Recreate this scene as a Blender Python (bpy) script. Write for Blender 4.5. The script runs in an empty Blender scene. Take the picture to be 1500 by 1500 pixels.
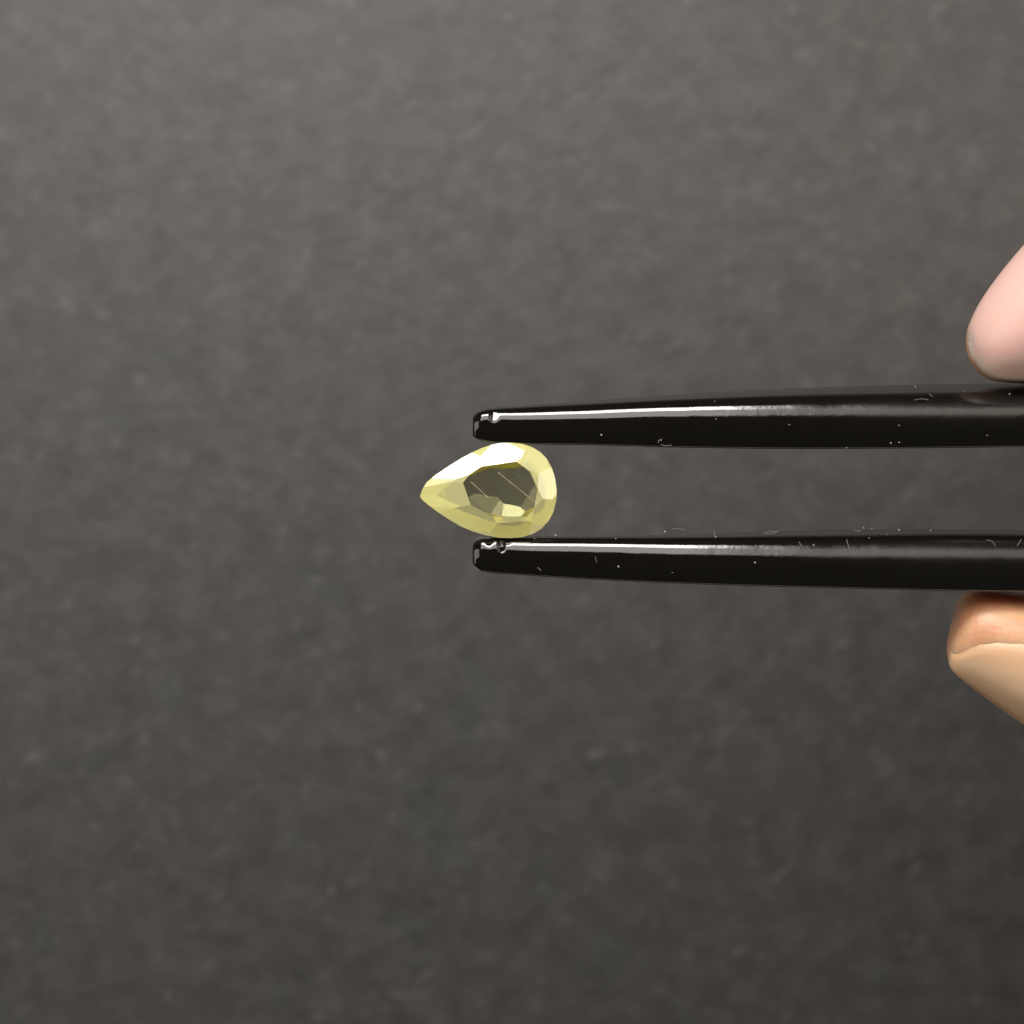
import bpy, bmesh, math, random
from mathutils import Vector, Matrix, noise
random.seed(7)
R = math.radians
scn = bpy.context.scene
# ---------------------------------------------------------------- camera (1 unit = 1 cm)
CD = 14.0                                   # lens to stone
cam_d = bpy.data.cameras.new('camera'); cam = bpy.data.objects.new('camera', cam_d)
scn.collection.objects.link(cam); scn.camera = cam
cam.location = (0, 0, CD); cam.rotation_euler = (0, 0, 0)
cam_d.sensor_width = 36; cam_d.lens = 84
cam_d.clip_start = 0.1; cam_d.clip_end = 400
cam_d.dof.use_dof = True; cam_d.dof.focus_distance = CD + 0.02; cam_d.dof.aperture_fstop = 0.46
# ---------------------------------------------------------------- room light
w = bpy.data.worlds.new('World'); scn.world = w; w.use_nodes = True
w.node_tree.nodes['Background'].inputs['Color'].default_value = (1.0, 0.93, 0.84, 1)
w.node_tree.nodes['Background'].inputs['Strength'].default_value = 0.045
scn.view_settings.view_transform = 'Standard'; scn.view_settings.look = 'None'
scn.view_settings.gamma = 1; scn.view_settings.exposure = 0
scn.cycles.max_bounces = 24; scn.cycles.diffuse_bounces = 6; scn.cycles.transmission_bounces = 20; scn.cycles.glossy_bounces = 12

def lamp(name, loc, target, sx, sy, radiance, col=(1, .96, .9)):
    d = bpy.data.lights.new(name, 'AREA'); d.shape = 'RECTANGLE'; d.size = sx; d.size_y = sy
    d.energy = radiance * math.pi * sx * sy; d.color = col
    o = bpy.data.objects.new(name, d); scn.collection.objects.link(o)
    o.location = loc
    z = -(Vector(target) - Vector(loc)).normalized()
    x = Vector((1, 0, 0)); y = z.cross(x).normalized(); x = y.cross(z)
    o.rotation_euler = Matrix((x, y, z)).transposed().to_euler()
    return o
lamp('lamp_tube', (-4.2, 12.4, 9.3), (-4.2, 0, 0), 14, 3.6, 23, (1, .97, .93))
lamp('lamp_ceiling', (-8.2, 17, 23), (-7, 0, 0), 26, 12, 4.6, (1, .95, .88))
lamp('lamp_left', (-30, 2, 10), (0, 0, 0), 26, 14, 2.2, (1, .93, .82))
lamp('fill_front', (0, -34, 9), (0, 0, 0), 44, 8, 2.1, (1, .90, .76))  # unseen fill, added to lift the stone and the fingertip underside
lamp('lamp_ceiling_right', (18, 17, 23), (17, 0, 0), 26, 12, 1.6, (1, .93, .80))
lamp('lamp_right', (34, 12, 16), (0, 0, 0), 24, 16, 7, (1, .90, .78))
# ---------------------------------------------------------------- helpers
def W(px, py, z=0.0):
    """photo pixel (1500 px square) at height z -> world point"""
    k = (CD - z) / CD
    return Vector(((px - 750) / 250 * k, (750 - py) / 250 * k, z))
def mat(name):
    m = bpy.data.materials.new(name); m.use_nodes = True
    return m, m.node_tree.nodes, m.node_tree.links, m.node_tree.nodes['Principled BSDF']
def link(name, me, m=None, parent=None, smooth=False, **props):
    o = bpy.data.objects.new(name, me); scn.collection.objects.link(o)
    if m: me.materials.append(m)
    if smooth:
        for p in me.polygons: p.use_smooth = True
    if parent: o.parent = parent
    for k, v in props.items(): o[k] = v
    return o
def from_rings(name, rings, caps=True):
    n = len(rings[0]); vs = [p for r in rings for p in r]; fs = []
    for i in range(len(rings) - 1):
        for j in range(n):
            a = i * n + j; b = i * n + (j + 1) % n
            fs.append((a, b, b + n, a + n))
    if caps:
        fs.append(tuple(reversed(range(n)))); fs.append(tuple(range((len(rings) - 1) * n, len(rings) * n)))
    me = bpy.data.meshes.new(name); me.from_pydata([tuple(v) for v in vs], [], fs)
    bm = bmesh.new(); bm.from_mesh(me); bmesh.ops.recalc_face_normals(bm, faces=bm.faces); bm.to_mesh(me); bm.free()
    return me
def interp(keys, x):
    if x <= keys[0][0]: return keys[0][1:]
    for i in range(len(keys) - 1):
        a, b = keys[i], keys[i + 1]
        if x <= b[0]:
            p = keys[max(0, i - 1)]; q = keys[min(len(keys) - 1, i + 2)]
            t = (x - a[0]) / (b[0] - a[0]); out = []
            for k in range(1, len(a)):
                m0 = (b[k] - p[k]) / (b[0] - p[0]) * (b[0] - a[0]); m1 = (q[k] - a[k]) / (q[0] - a[0]) * (b[0] - a[0])
                out.append((2*t**3-3*t*t+1)*a[k] + (t**3-2*t*t+t)*m0 + (-2*t**3+3*t*t)*b[k] + (t**3-t*t)*m1)
            return tuple(out)
    return keys[-1][1:]
# ---------------------------------------------------------------- black paper surface
PZ = -7.0
m_paper, N, L, B = mat('black_paper')
tc = N.new('ShaderNodeTexCoord')
def noise_n(scale, detail, rough, vec=None, dist=0):
    n = N.new('ShaderNodeTexNoise'); n.inputs['Scale'].default_value = scale; n.inputs['Detail'].default_value = detail
    n.inputs['Roughness'].default_value = rough; n.inputs['Distortion'].default_value = dist
    L.new(vec or tc.outputs['Object'], n.inputs['Vector']); return n
def ramp(src, stops, nodes=None, links=None):
    r = (nodes or N).new('ShaderNodeValToRGB'); e = r.color_ramp.elements
    e[0].position, e[0].color = stops[0][0], stops[0][1]; e[1].position, e[1].color = stops[-1][0], stops[-1][1]
    for s in stops[1:-1]:
        q = e.new(s[0]); q.color = s[1]
    (links or L).new(src, r.inputs['Fac']); return r
def g(v, t=(1, 1, 1)): return (v*t[0], v*t[1], v*t[2], 1)
n1 = noise_n(3.4, 7, .66)
r1 = ramp(n1.outputs['Fac'], [(.32, g(.032, (1, .955, .91))), (.5, g(.0445, (1, .96, .92))), (.68, g(.0595, (1, .97, .94)))])
n2 = noise_n(.8, 4, .6)
r2 = ramp(n2.outputs['Fac'], [(.35, (.95, 1.0, .97, 1)), (.65, (1.05, .97, 1.01, 1))])
mx = N.new('ShaderNodeMix'); mx.data_type = 'RGBA'; mx.blend_type = 'MULTIPLY'; mx.inputs[0].default_value = 1
L.new(r1.outputs[0], mx.inputs[6]); L.new(r2.outputs[0], mx.inputs[7])
# pale fibre flecks in the paper, lying in several directions
fleck_turn = N.new('ShaderNodeMapping'); fleck_turn.inputs['Rotation'].default_value = (0, 0, R(-38))
fleck_size = N.new('ShaderNodeMapping'); fleck_size.inputs['Scale'].default_value = (4.2, 11, 1)
L.new(tc.outputs['Object'], fleck_turn.inputs['Vector']); L.new(fleck_turn.outputs[0], fleck_size.inputs['Vector'])
n3 = noise_n(1.0, 3, .55, fleck_size.outputs[0], 1.1)
r3 = ramp(n3.outputs['Fac'], [(.61, g(0)), (.80, g(1))])
fleck_turn = N.new('ShaderNodeMapping'); fleck_turn.inputs['Rotation'].default_value = (0, 0, R(12))
fleck_size = N.new('ShaderNodeMapping'); fleck_size.inputs['Scale'].default_value = (4.6, 10, 1)
L.new(tc.outputs['Object'], fleck_turn.inputs['Vector']); L.new(fleck_turn.outputs[0], fleck_size.inputs['Vector'])
n4 = noise_n(1.0, 3, .55, fleck_size.outputs[0], 1.1)
r4 = ramp(n4.outputs['Fac'], [(.62, g(0)), (.82, g(1))])
ad = N.new('ShaderNodeMath'); ad.operation = 'MAXIMUM'; L.new(r3.outputs[0], ad.inputs[0]); L.new(r4.outputs[0], ad.inputs[1])
mx2 = N.new('ShaderNodeMix'); mx2.data_type = 'RGBA'; L.new(ad.outputs[0], mx2.inputs[0])
L.new(mx.outputs[2], mx2.inputs[6]); mx2.inputs[7].default_value = (.108, .106, .102, 1)
L.new(mx2.outputs[2], B.inputs['Base Color']); B.inputs['Roughness'].default_value = .54
bp = N.new('ShaderNodeBump'); bp.inputs['Strength'].default_value = .35; bp.inputs['Distance'].default_value = .03
n5 = noise_n(6, 6, .65); L.new(n5.outputs['Fac'], bp.inputs['Height']); L.new(bp.outputs[0], B.inputs['Normal'])
me = bpy.data.meshes.new('paper'); S = 60
me.from_pydata([(-S, -S, 0), (S, -S, 0), (S, S, 0), (-S, S, 0)], [], [(0, 1, 2, 3)])
paper = link('paper_surface', me, m_paper, kind='structure'); paper.location.z = PZ
paper['label'] = 'matt black paper with faint pale fibre flecks, out of focus'
# ---------------------------------------------------------------- tweezers
m_tw, N, L, B = mat('black_lacquered_steel')
B.inputs['Base Color'].default_value = (.0035, .003, .0025, 1); B.inputs['IOR'].default_value = 1.62
tc = N.new('ShaderNodeTexCoord')
nr = noise_n(5, 4, .6); rr = ramp(nr.outputs['Fac'], [(.3, g(.03)), (.7, g(.09))])
# wear grows with the distance from the tip (duller, scratched lacquer)
sx = N.new('ShaderNodeSeparateXYZ'); L.new(tc.outputs['Object'], sx.inputs[0])
mr = N.new('ShaderNodeMapRange'); mr.inputs[1].default_value = 1.2; mr.inputs[2].default_value = 2.4; mr.inputs[3].default_value = 0; mr.inputs[4].default_value = .12
L.new(sx.outputs[0], mr.inputs[0])
ar = N.new('ShaderNodeMath'); ar.operation = 'ADD'; L.new(rr.outputs[0], ar.inputs[0]); L.new(mr.outputs[0], ar.inputs[1])
L.new(ar.outputs[0], B.inputs['Roughness'])
nb = noise_n(22, 5, .7); nb2 = noise_n(2.5, 2, .5)
bp = N.new('ShaderNodeBump'); bp.inputs['Strength'].default_value = .05; bp.inputs['Distance'].default_value = .008
wear_range = N.new('ShaderNodeMapRange'); wear_range.inputs[1].default_value = .6; wear_range.inputs[2].default_value = 2.2
wear_range.inputs[3].default_value = .04; wear_range.inputs[4].default_value = .15
L.new(sx.outputs[0], wear_range.inputs[0]); L.new(wear_range.outputs[0], bp.inputs['Strength'])
L.new(nb.outputs['Fac'], bp.inputs['Height'])
bp2 = N.new('ShaderNodeBump'); bp2.inputs['Strength'].default_value = .07; bp2.inputs['Distance'].default_value = .05
L.new(nb2.outputs['Fac'], bp2.inputs['Height']); L.new(bp.outputs[0], bp2.inputs['Normal']); L.new(bp2.outputs[0], B.inputs['Normal'])

def arm_mesh(keys, tip_r, chips, roll=R(12)):
    """keys: (px x, front top y, front bottom y, depth cm, corner radius cm)"""
    rings = []
    x0 = keys[0][0]
    xs = [x0 + tip_r*2.2*(1 - math.cos(R(a))) for a in range(0, 91, 5)]
    x = xs[-1]
    while x < keys[-1][0]:
        x += 1.6 if x < 830 else (6 if x < 1500 else 30); xs.append(min(x, keys[-1][0]))
    for x in xs:
        yt, yb, D, rc = interp(keys, x)
        s = min(1, math.sqrt(max(0, 1 - (1 - min(1, (x - x0)/tip_r))**2)))
        drop = .055*(1 - math.sqrt(max(0, 1 - (1 - min(1, (x - x0)/(tip_r*2.2)))**2))); s = .72 + .28*s
        c = (yt + yb)/2; wd = (yb - yt)/250*s; D = D*(.4+.6*s)
        cw = W(x, c)
        rv = min(rc, D*.6); ru = min(rc*2.0, wd*.70); r_in = min(.016, wd*.3, D*.3)
        hw = wd/2; pts = []
        # profile in local (u toward +y, v up): corners (+,top) (-,top) (-,bottom) (+,bottom)
        cor = [(hw - ru, -rv, 0, ru, 22), (-hw + r_in, -r_in, 90, r_in, 10),
               (-hw + r_in, -D + r_in, 180, r_in, 6), (hw - r_in, -D + r_in, 270, r_in, 8)]
        for (cu, cv, a0, r, n) in cor:
            for k in range(n + 1):
                a = R(a0 + 90*k/n); pts.append([cu + r*math.cos(a), cv + (rv if a0 == 0 else r)*math.sin(a)])
            if a0 == 0:                                    # slightly crowned top face
                u1, u0 = hw - ru, -hw + r_in
                for k in range(1, 8):
                    t = k/8; pts.append([u1 + (u0 - u1)*t, 0])
        ring = []
        for (u, v) in pts:
            du, dv = 0, 0
            for (cx, cu, cr, dep) in chips:                # knocks in the lacquered edge
                d = math.hypot((x - cx)/cr, (u - hw + cu)/(.05))
                if d < 1 and v > -.1: dv -= dep*(1 - d*d)**2; du -= .4*dep*(1 - d*d)**2
            if x < x0 + 40 and v > -.1:
                edge_w = max(0, min(1, (u - hw + .09)/.07))*min(1, (x - x0)/12)
                q = noise.noise(Vector((x*.11, u*22, v*22 + x0)))*.0014*(1 - (x - x0)/40)*edge_w; dv += q; du += q
            u += du; v += dv
            ring.append(Vector((cw.x, cw.y + u*math.cos(roll) - v*math.sin(roll), u*math.sin(roll) + v*math.cos(roll) - drop)))
        rings.append(ring)
    return from_rings('arm', rings)
UP = [(692, 609, 642, .12, .050), (712, 603, 648, .14, .065), (760, 600, 652, .16, .085), (850, 596, 653, .22, .10), (1000, 589, 657, .32, .12),
      (1200, 583, 659, .42, .15), (1500, 580, 656, .50, .17), (2200, 585, 645, .75, .12), (3000, 650, 692, .85, .08), (3760, 712, 738, .8, .04)]
LO = [(692, 795, 830, .10, .050), (712, 790, 839, .12, .065), (760, 790, 843, .14, .080), (850, 790, 849, .18, .09), (1000, 790, 856, .24, .11),
      (1200, 788, 862, .38, .14), (1500, 787, 868, .36, .16), (2200, 808, 868, .75, .12), (3000, 772, 814, .85, .08), (3760, 738.6, 764, .8, .04)]
tw = bpy.data.objects.new('tweezers', None); scn.collection.objects.link(tw)
tw['label'] = 'glossy black metal tweezers gripping the yellow stone between their tips'; tw['category'] = 'tweezers'
arm1 = link('arm', arm_mesh(UP, 11, [(724, .03, 10, .008)]), m_tw, tw, True)
arm1['label'] = 'upper arm with a worn knocked tip'
arm2 = link('arm', arm_mesh(LO, 12, [(735, .035, 7, .026), (716, .01, 9, .008), (744, .0, 8, .006)], R(7)), m_tw, tw, True)
arm2['label'] = 'lower arm with a notch chipped beside the tip'
bm = bmesh.new(); bmesh.ops.create_cube(bm, size=1)
bmesh.ops.scale(bm, vec=(.9, .22, .82), verts=bm.verts)
bmesh.ops.bevel(bm, geom=bm.edges[:], offset=.05, segments=3, affect='EDGES')
c = W(3840, 738); bmesh.ops.translate(bm, vec=(c.x, c.y, -.42), verts=bm.verts)
me = bpy.data.meshes.new('joint'); bm.to_mesh(me); bm.free()
link('joint', me, m_tw, tw, True)
# dust, lint and lacquer nicks lying on the arms
m_dust, N, L, B = mat('pale_dust'); B.inputs['Base Color'].default_value = (.30, .285, .26, 1); B.inputs['Roughness'].default_value = .8
m_lint, N, L, B = mat('grey_lint'); B.inputs['Base Color'].default_value = (.16, .155, .145, 1); B.inputs['Roughness'].default_value = .8
def specks(name, spots, parent, m):
    bm = bmesh.new()
    for (px, py, r, z) in spots:
        mt = Matrix.Translation(W(px, py, z)) @ Matrix.Rotation(random.random()*3, 4, 'Z') @ Matrix.Diagonal((r*random.uniform(.8, 1.5), r, r*.6, 1))
        g0 = bmesh.ops.create_icosphere(bm, subdivisions=1, radius=1, matrix=mt)
        for v in g0['verts']: v.co += Vector([random.uniform(-.2, .2)*r for _ in range(3)])
    me = bpy.data.meshes.new(name); bm.to_mesh(me); bm.free()
    return link(name, me, m, parent, kind='stuff')
def lints(name, strands, parent, m, rad=.0016):
    vs, fs = [], []
    for s in strands:
        pts = [W(*p) for p in s]
        fine = []
        for i in range(len(pts)-1):
            for k in range(4): fine.append(pts[i].lerp(pts[i+1], k/4))
        fine.append(pts[-1]); base = len(vs)
        for i, p in enumerate(fine):
            t = (fine[min(i+1, len(fine)-1)] - fine[max(i-1, 0)]).normalized()
            a = t.cross(Vector((0, 0, 1))).normalized(); b = t.cross(a)
            for k in range(5):
                an = k*2*math.pi/5; vs.append(p + (a*math.cos(an) + b*math.sin(an))*rad)
        for i in range(len(fine)-1):
            for k in range(5):
                q = base + i*5 + k; q2 = base + i*5 + (k+1) % 5; fs.append((q, q2, q2+5, q+5))
    me = bpy.data.meshes.new(name); me.from_pydata([tuple(v) for v in vs], [], fs)
    return link(name, me, m, parent, kind='stuff')
z1 = .012
specks('dust', [(881, 637, .006, z1), (1047, 588, .003, -.04), (1341, 566, .004, -.10), (1186, 606, .003, .0), (1317, 623, .003, z1), (1156, 622, .004, z1), (1305, 649, .005, z1),
                (1317, 648, .004, z1), (1446, 638, .003, z1), (1413, 573, .003, -.1), (1479, 577, .006, -.08), (1240, 656, .003, 0), (1049, 614, .003, z1), (968, 645, .003, z1)], arm1, m_dust)
specks('dust', [(906, 830, .006, z1), (985, 839, .003, z1), (1106, 824, .006, z1), (814, 784, .005, -.06), (783, 789, .004, -.03), (974, 779, .006, -.08), (902, 789, .004, -.03),
                (1048, 786, .005, -.06), (1265, 773, .005, -.1), (1277, 775, .004, -.1), (1317, 776, .005, -.1), (1363, 777, .005, -.1), (1273, 788, .003, -.03), (1299, 783, .003, -.06), (1192, 798, .006, -.005)], arm2, m_dust)
zl = -.07
lints('lint', [[(820, 594, zl), (826, 597, zl), (830, 598, zl)], [(833, 597, zl), (838, 597, zl), (841, 595, zl)],
               [(1361, 577, zl), (1365, 580, zl), (1366, 584, zl)], [(1340, 586, -.03), (1350, 584, -.03), (1360, 586, -.03)],
               [(968, 651, z1), (974, 653, z1), (984, 652, z1)], [(964, 649, z1), (965, 645, z1), (970, 643, z1)]], arm1, m_lint, .0018)
lints('lint', [[(985, 775, zl), (996, 774, zl), (1004, 777, zl)], [(1118, 782, zl), (1126, 778, zl), (1134, 779, zl), (1140, 778, zl)], [(1122, 781, zl), (1131, 782, zl), (1138, 779, zl)],
               [(1251, 776, zl), (1256, 778, zl), (1261, 777, zl)], [(1046, 778, zl), (1047, 784, zl)], [(1240, 790, -.01), (1242, 797, 0), (1244, 802, 0)],
               [(1445, 791, -.02), (1452, 792, 0), (1456, 796, 0), (1458, 800, 0)], [(872, 816, z1), (874, 824, z1)], [(787, 831, z1), (793, 836, z1)],
               [(697, 790, -.02), (704, 787, -.02), (711, 789, -.02), (718, 788, -.02)], [(1496, 790, -.01), (1490, 800, 0)],
               [(1170, 793, 0), (1175, 801, 0)]], arm2, m_lint, .0018)
# ---------------------------------------------------------------- the pear-cut stone
def G(zx, zy): return Vector(((590 + zx/6 - 750)/250, (120 - zy/6)/250))
outline = [(150, 585), (168, 525), (210, 458), (270, 405), (400, 318), (520, 243), (610, 196), (690, 158), (780, 128), (860, 113), (950, 110), (1050, 120), (1140, 150), (1210, 193),
           (1265, 250), (1312, 335), (1341, 430), (1355, 530), (1350, 620), (1328, 710), (1285, 795), (1225, 862), (1150, 910), (1060, 938), (960, 950), (850, 947), (730, 925), (610, 890), (500, 842),
           (400, 782), (300, 715), (220, 655), (170, 612)]
OL = [G(*p) for p in outline]
bm = bmesh.new()
ctr = G(850, 540)
TH, PD = .074, -.185                    # table height, pavilion depth
lo = [bm.verts.new((p.x, p.y, -.6)) for p in OL]; hi = [bm.verts.new((p.x, p.y, .3)) for p in OL]
n = len(OL)
for i in range(n):
    bm.faces.new((lo[i], lo[(i+1) % n], hi[(i+1) % n], hi[i]))
bm.faces.new(hi); bm.faces.new(list(reversed(lo))); bmesh.ops.recalc_face_normals(bm, faces=bm.faces)
def cut(co, no):
    no = Vector(no).normalized()
    r = bmesh.ops.bisect_plane(bm, geom=bm.verts[:] + bm.edges[:] + bm.faces[:], plane_co=co, plane_no=no, clear_outer=True, dist=1e-6)
    ed = [e for e in r['geom_cut'] if isinstance(e, bmesh.types.BMEdge)]
    if ed: bmesh.ops.contextual_create(bm, geom=ed)
def reach(nrm): return max(p.dot(nrm) for p in OL)
def facet(p, q, z, zg, extra=0.0, sgn=1):
    """plane through the edge p-q at height z that meets the girdle height zg at the outline"""
    e = (q - p).normalized(); nr = Vector((e.y, -e.x))
    if nr.dot((p + q)/2 - ctr) < 0: nr = -nr
    d0 = p.dot(nr); run = reach(nr) - d0
    a = math.atan2(abs(z - zg), run) + extra
    cut((p.x, p.y, z), (nr.x*math.sin(a), nr.y*math.sin(a), sgn*math.cos(a)))
    return nr, a
cut((0, 0, TH), (0, 0, 1))
T = [G(*p) for p in [(450, 535), (590, 338), (1040, 272), (1165, 400), (1200, 600), (1110, 780), (850, 790), (560, 640)]]
GT, GB = .012, -.012
for i in range(8): facet(T[i], T[(i+1) % 8], TH, GT)
# upper girdle facets, steeper, in pairs round the outline
def girdle_cuts(angles, ang, zg, sgn, off=0):
    for a in angles:
        nr = Vector((math.cos(R(a)), math.sin(R(a)))); s = reach(nr)
        cut((nr.x*s, nr.y*s, zg), (nr.x*math.sin(R(ang)), nr.y*math.sin(R(ang)), sgn*math.cos(R(ang))))
girdle_cuts([8, 32, 60, 84, 132, 228, 240, 252, 276, 300, 325, 348], 40, GT, 1)
girdle_cuts([123], 29.5, GT, 1); girdle_cuts([110], 35, GT, 1)
# star facets under the table corners
for i in range(8):
    p = T[i]; d = (p - ctr).normalized()
    cut((p.x - d.x*.02, p.y - d.y*.02, TH), (d.x*math.sin(R(15)), d.y*math.sin(R(15)), math.cos(R(15))))
# pavilion: steep outer facets, then the shallow window, then a keel
Wd = [G(*p) for p in [(350, 575), (450, 460), (730, 296), (1080, 292), (1205, 480), (1185, 650), (1030, 795), (800, 795), (530, 680)]]
for i in range(len(Wd)): facet(Wd[i], Wd[(i+1) % len(Wd)], PD*.74, GB, 0, -1)
girdle_cuts([0, 22, 48, 72, 96, 112, 126, 234, 246, 264, 288, 312, 336], 50, GB, -1)
for (a, ang, dd) in [(80, 5, 0), (262, 11, 0.01), (10, 10, .0), (125, 8, .0), (226, 10, 0), (350, 17, .07), (160, 16, .09), (300, 14, .03), (45, 7, .0)]:
    nr = Vector((math.cos(R(a)), math.sin(R(a)))); k = G(840, 590)
    cut((k.x + nr.x*dd, k.y + nr.y*dd, PD), (nr.x*math.sin(R(ang)), nr.y*math.sin(R(ang)), -math.cos(R(ang))))
bmesh.ops.remove_doubles(bm, verts=bm.verts, dist=1e-5)
bmesh.ops.recalc_face_normals(bm, faces=bm.faces)
for f in bm.faces:
    f.material_index = 1 if (f.normal.z < .3 and f.normal.z > -.86) else (2 if 0 < f.normal.z < .97 else 0)  # steep and crown facets take the brightened mixes, table and window stay clear
me = bpy.data.meshes.new('gemstone'); bm.to_mesh(me)
print('gem faces', len(bm.faces), 'open', sum(1 for e in bm.edges if len(e.link_faces) != 2)); bm.free()
def gem_mat(name, glow_mix):
  m_gem, N, L, B = mat(name)
  out = N['Material Output']; N.remove(B)
  gl = N.new('ShaderNodeBsdfGlass'); gl.inputs['IOR'].default_value = 1.76; gl.inputs['Roughness'].default_value = 0.0
  gl.inputs['Color'].default_value = (1, 1, 1, 1)
  df = N.new('ShaderNodeBsdfDiffuse'); df.inputs['Color'].default_value = (1, .975, .46, 1)  # milky diffuse colour also stands in for light returned inside the stone
  ms = N.new('ShaderNodeMixShader'); ms.inputs[0].default_value = glow_mix
  L.new(gl.outputs[0], ms.inputs[1]); L.new(df.outputs[0], ms.inputs[2]); L.new(ms.outputs[0], out.inputs['Surface'])
  va = N.new('ShaderNodeVolumeAbsorption'); va.inputs['Color'].default_value = (.97, .96, .42, 1); va.inputs['Density'].default_value = 2.6
  L.new(va.outputs[0], out.inputs['Volume'])
  return m_gem
gem = link('gemstone', me, gem_mat('clear_yellow_gem', .008)); me.materials.append(gem_mat('brightened_rim_gem', .78)); me.materials.append(gem_mat('brightened_crown_gem', .36))
gem['label'] = 'pale yellow faceted pear-cut stone held between the tweezer tips'; gem['category'] = 'gemstone'
gem.location.z = -.03
m_in, N, L, B = mat('needle_inclusion'); B.inputs['Base Color'].default_value = (.75, .72, .5, 1)
for (a, b) in [((600, 455), (765, 605)), ((835, 370), (1165, 635))]:
    p = G(*a).to_3d(); q = G(*b).to_3d(); p.z = q.z = TH - .012
    ax = (q - p); t = ax.normalized(); u = t.cross(Vector((0, 0, 1))); v = t.cross(u); r = .0026
    rings = [[c + (u*math.cos(k*math.pi/3) + v*math.sin(k*math.pi/3))*r for k in range(6)] for c in (p, p.lerp(q, .5), q)]
    link('needle_inclusion', from_rings('needle', rings), m_in, gem)
# ---------------------------------------------------------------- the hand
m_sk, N, L, B = mat('skin')
tc = N.new('ShaderNodeTexCoord')
n1 = noise_n(3.2, 6, .7); r1 = ramp(n1.outputs['Fac'], [(.32, (.56, .28, .15, 1)), (.68, (.66, .37, .22, 1))])
L.new(r1.outputs[0], B.inputs['Base Color']); B.inputs['Roughness'].default_value = .42
B.inputs['Subsurface Weight'].default_value = .85; B.inputs['Subsurface Radius'].default_value = (1, .42, .2); B.inputs['Subsurface Scale'].default_value = .28
vz = N.new('ShaderNodeTexVoronoi'); vz.inputs['Scale'].default_value = 34; L.new(tc.outputs['Object'], vz.inputs['Vector'])
bp = N.new('ShaderNodeBump'); bp.inputs['Strength'].default_value = .16; bp.inputs['Distance'].default_value = .012
L.new(vz.outputs['Distance'], bp.inputs['Height'])
n2 = noise_n(40, 3, .6); bp2 = N.new('ShaderNodeBump'); bp2.inputs['Strength'].default_value = .2; bp2.inputs['Distance'].default_value = .006
L.new(n2.outputs['Fac'], bp2.inputs['Height']); L.new(bp.outputs[0], bp2.inputs['Normal']); L.new(bp2.outputs[0], B.inputs['Normal'])
def nail_mat(name, bed, edge, lo, hi):
    m, N, L, B = mat(name)
    uv = N.new('ShaderNodeUVMap'); s = N.new('ShaderNodeSeparateXYZ'); L.new(uv.outputs[0], s.inputs[0])
    r = ramp(s.outputs[0], [(lo, edge), (hi, bed)], N, L)
    L.new(r.outputs[0], B.inputs['Base Color']); B.inputs['Roughness'].default_value = .38
    B.inputs['Subsurface Weight'].default_value = .3; B.inputs['Subsurface Radius'].default_value = (1, .4, .3); B.inputs['Subsurface Scale'].default_value = .08
    t = N.new('ShaderNodeTexCoord'); nn = N.new('ShaderNodeTexNoise'); nn.inputs['Scale'].default_value = 9; L.new(t.outputs['Object'], nn.inputs['Vector'])
    b = N.new('ShaderNodeBump'); b.inputs['Strength'].default_value = .12; b.inputs['Distance'].default_value = .02
    L.new(nn.outputs['Fac'], b.inputs['Height']); L.new(b.outputs[0], B.inputs['Normal'])
    return m
def sections(U, Lw, zc, zr, n=60):
    """pairs of contour pixels -> list of (centre, a half-vector to U, b half-vector up)"""
    m = len(U); out = []
    ku = [(i,) + tuple(W(*U[i], zc[i]))[:2] for i in range(m)]; kl = [(i,) + tuple(W(*Lw[i], zc[i]))[:2] for i in range(m)]
    kz = [(i, zc[i], zr[i]) for i in range(m)]
    for j in range(n + 1):
        t = (m - 1)*(j/n)**1.6
        a = Vector(interp(ku, t)); b = Vector(interp(kl, t)); z, r = interp(kz, t)
        c = (a + b)/2; out.append((Vector((c.x, c.y, z)), Vector(((a - b).x/2, (a - b).y/2, 0)), Vector((0, 0, r))))
    return out
def pt(sec, f, off=0.0):
    c, a, b = sec; an = R(f); ca, sa = math.cos(an), math.sin(an)
    p = c + a*math.copysign(abs(ca)**.9, ca) + b*math.copysign(abs(sa)**.9, sa)
    if off:
        nv = (a.normalized()*ca*b.length + b.normalized()*sa*a.length)
        p += nv.normalized()*off
    return p
def loft(bm, rings):
    n = len(rings[0]); vv = [[bm.verts.new(p) for p in r] for r in rings]
    for i in range(len(vv)-1):
        for j in range(n): bm.faces.new((vv[i][j], vv[i][(j+1) % n], vv[i+1][(j+1) % n], vv[i+1][j]))
    bm.faces.new(vv[0]); bm.faces.new(vv[-1])
idx_s = sections([(1418, 502), (1421, 476), (1446, 428), (1500, 360), (1575, 285), (1690, 200), (1900, 90), (2120, -20), (2300, -110)],
                 [(1418, 510), (1425, 530), (1449, 556), (1500, 562), (1585, 561), (1700, 552), (1900, 500), (2150, 390), (2360, 250)],
                 [-.22, -.22, -.23, -.25, -.28, -.32, -.4, -.5, -.6], [.03, .18, .34, .5, .62, .70, .76, .85, .86])
thb_s = sections([(1388, 943), (1398, 908), (1420, 863), (1500, 868), (1590, 872), (1720, 876), (1900, 900), (2150, 980), (2350, 1060)],
                 [(1388, 952), (1392, 980), (1424, 1008), (1500, 1062), (1590, 1122), (1720, 1200), (1900, 1290), (2150, 1380), (2350, 1430)],
                 [-.35, -.36, -.39, -.45, -.55, -.66, -.45, -.6, -.75], [.03, .16, .30, .46, .58, .68, .78, .9, .95])
hb = bmesh.new()
for s in (idx_s, thb_s): loft(hb, [[pt(q, k*10) for k in range(36)] for q in s])
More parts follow.
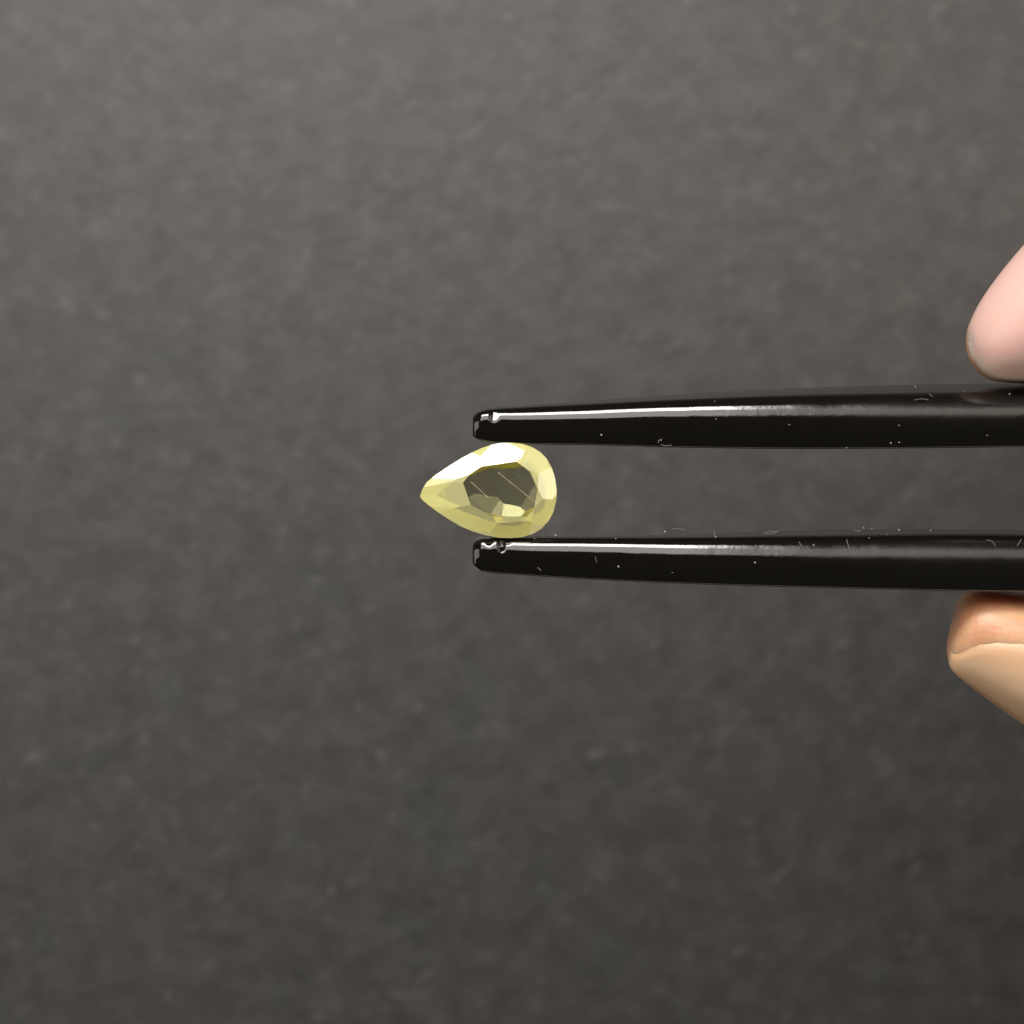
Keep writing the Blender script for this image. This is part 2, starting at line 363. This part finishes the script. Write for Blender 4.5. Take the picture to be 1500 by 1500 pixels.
def limb(pts, n=26):
    keys = [(i,) + tuple(p) for i, p in enumerate(pts)]; rings = []; m = len(pts) - 1
    P = [interp(keys, m*j/n) for j in range(n+1)]
    for j in range(n+1):
        p = Vector(P[j][:3]); t = (Vector(P[min(n, j+1)][:3]) - Vector(P[max(0, j-1)][:3])).normalized()
        a = t.cross(Vector((.05, .1, 1))).normalized(); b = t.cross(a)
        rr = P[j][3]
        if j == 0: caps = [(-.9, .35), (-.6, .75), (-.3, .93), (0, 1)]
        elif j == n: caps = [(0, 1), (.3, .93), (.6, .75), (.9, .35)]
        else: caps = [(0, 1)]
        for (o, k) in caps:
            rings.append([p + t*o*rr + (a*math.cos(q*math.pi/12) + b*math.sin(q*math.pi/12))*rr*k for q in range(24)])
    loft(hb, rings)
e = idx_s[-1][0]; limb([(e.x-1.2, e.y-.7, e.z, .78), (e.x, e.y, e.z, .86), (e.x+.9, e.y-.1, e.z-.4, .92), (9.0, 1.9, -1.9, .98), (10.6, 1.2, -2.5, 1.15), (12.2, .6, -2.9, 1.2)])
e = thb_s[-1][0]; limb([(e.x-1.2, e.y+.35, e.z, .82), (e.x, e.y, e.z, .95), (8.4, -2.6, -1.6, 1.05), (10, -2.2, -2.5, 1.3), (12, -1.4, -3.3, 1.5)])
for k, (zz, xo) in enumerate([(-2.4, 0), (-3.8, .15), (-5.1, .5)]):            # the three folded fingers behind
    r = .80 - .05*k
    limb([(7.8+xo, -.9, zz-.1, r*.8), (6.2+xo, -.9, zz, r*.9), (5.1+xo, .3, zz, r), (6.6+xo, 1.9, zz, r), (9+xo, 1.8, zz, r*1.08), (12, .9, zz*.95, r*1.15)])
limb([(11.2, -.4, -2.9, 1.2), (12.4, -.3, -3.3, 1.6), (14, -.2, -3.6, 1.9), (17, -.2, -3.7, 1.9)])
limb([(11.4, .3, -4.8, 1.2), (13, 0, -4.5, 1.5), (15.5, -.1, -4.1, 1.9), (18.5, -.2, -3.9, 2.3), (24, -.3, -3.8, 2.6), (32, -.6, -3.9, 3.0)])
me = bpy.data.meshes.new('hand_raw'); bmesh.ops.recalc_face_normals(hb, faces=hb.faces); hb.to_mesh(me); hb.free()
tmp = bpy.data.objects.new('hand_raw', me); scn.collection.objects.link(tmp)
md = tmp.modifiers.new('r', 'REMESH'); md.mode = 'VOXEL'; md.voxel_size = .045; md.use_smooth_shade = True
md = tmp.modifiers.new('s', 'SMOOTH'); md.factor = .5; md.iterations = 5
dg = bpy.context.evaluated_depsgraph_get(); hm = bpy.data.meshes.new_from_object(tmp.evaluated_get(dg)); hm.name = 'hand'
bpy.data.objects.remove(tmp); hm.materials.clear()
hand = link('hand', hm, m_sk, None, True)
hand['label'] = 'hand at the right pinching the black tweezers between forefinger and thumb'; hand['category'] = 'hand'
def nail(secs, s0, s1, f0, f1, m, label, band=0, edge=None):
    """curved plate lying on the finger between stations s0..s1 and angles f0..f1, with real thickness"""
    nu, nv = 22, 22; vs = []; fs = []; uvs = []
    def sec_at(t):
        i = min(len(secs)-2, int(t)); k = t - i
        return tuple(secs[i][q].lerp(secs[i+1][q], k) for q in range(3))
    for layer, off in ((0, .010), (1, -.02)):
        for i in range(nu + 1):
            u = i/nu
            wd = math.sqrt(max(0.0, 1 - max(0, 1 - u/.35)**2.4))*(1 if u < .8 else math.sqrt(max(0, 1 - ((u - .8)/.2)**2)*.6 + .4))
            wd = max(wd, .12)
            fm, fh = (f0 + f1)/2, (f1 - f0)/2*wd
            if edge:
                g1 = edge(u); fm, fh = (f0 + g1)/2, (g1 - f0)/2
            for j in range(nv + 1):
                v = j/nv*2 - 1
                ed = min(1, (1 - abs(v))*3.5, u*6, (1 - u)*6)
                o = off if layer else -.014 + .030*max(0, ed)**.6
                vs.append(pt(sec_at(s0 + (s1 - s0)*u), fm + fh*v, o)); uvs.append((min(u*1.2, band*(1 - v)/2 + .5*(1-band)), j/nv) if band else (u, j/nv))
    o1 = (nu+1)*(nv+1)
    for i in range(nu):
        for j in range(nv):
            a = i*(nv+1) + j; q = (a, a+1, a+nv+2, a+nv+1); fs.append(q); fs.append(tuple(o1 + k for k in reversed(q)))
    rim = [i*(nv+1) for i in range(nu+1)] + [nu*(nv+1)+j for j in range(1, nv+1)] + [i*(nv+1)+nv for i in range(nu-1, -1, -1)] + [j for j in range(nv-1, 0, -1)]
    for k in range(len(rim)):
        a, b = rim[k], rim[(k+1) % len(rim)]; fs.append((a, b, b+o1, a+o1))
    me = bpy.data.meshes.new('nail'); me.from_pydata([tuple(v) for v in vs], [], fs)
    uvl = me.uv_layers.new(name='UVMap')
    for lp in me.loops: uvl.data[lp.index].uv = uvs[lp.vertex_index]
    bm = bmesh.new(); bm.from_mesh(me); bmesh.ops.recalc_face_normals(bm, faces=bm.faces); bm.to_mesh(me); bm.free()
    return link('nail', me, m, hand, True, label=label)
nail(idx_s, 1, 46, -14, 180, nail_mat('pink_nail', (.69, .425, .375, 1), (.84, .62, .50, 1), .14, .34), 'pink forefinger nail with a pale tip, lightened along its underside', 1)  # pale tip is nail colour; paler underside stands in for reflected light
nail(thb_s, 1, 60, 166, 40, nail_mat('cream_nail', (.66, .44, .28, 1), (.60, .35, .19, 1), .05, .30), 'cream thumb nail catching the lamp', 1, lambda u: 135 - 95*min(1, u/.75)**1.25)
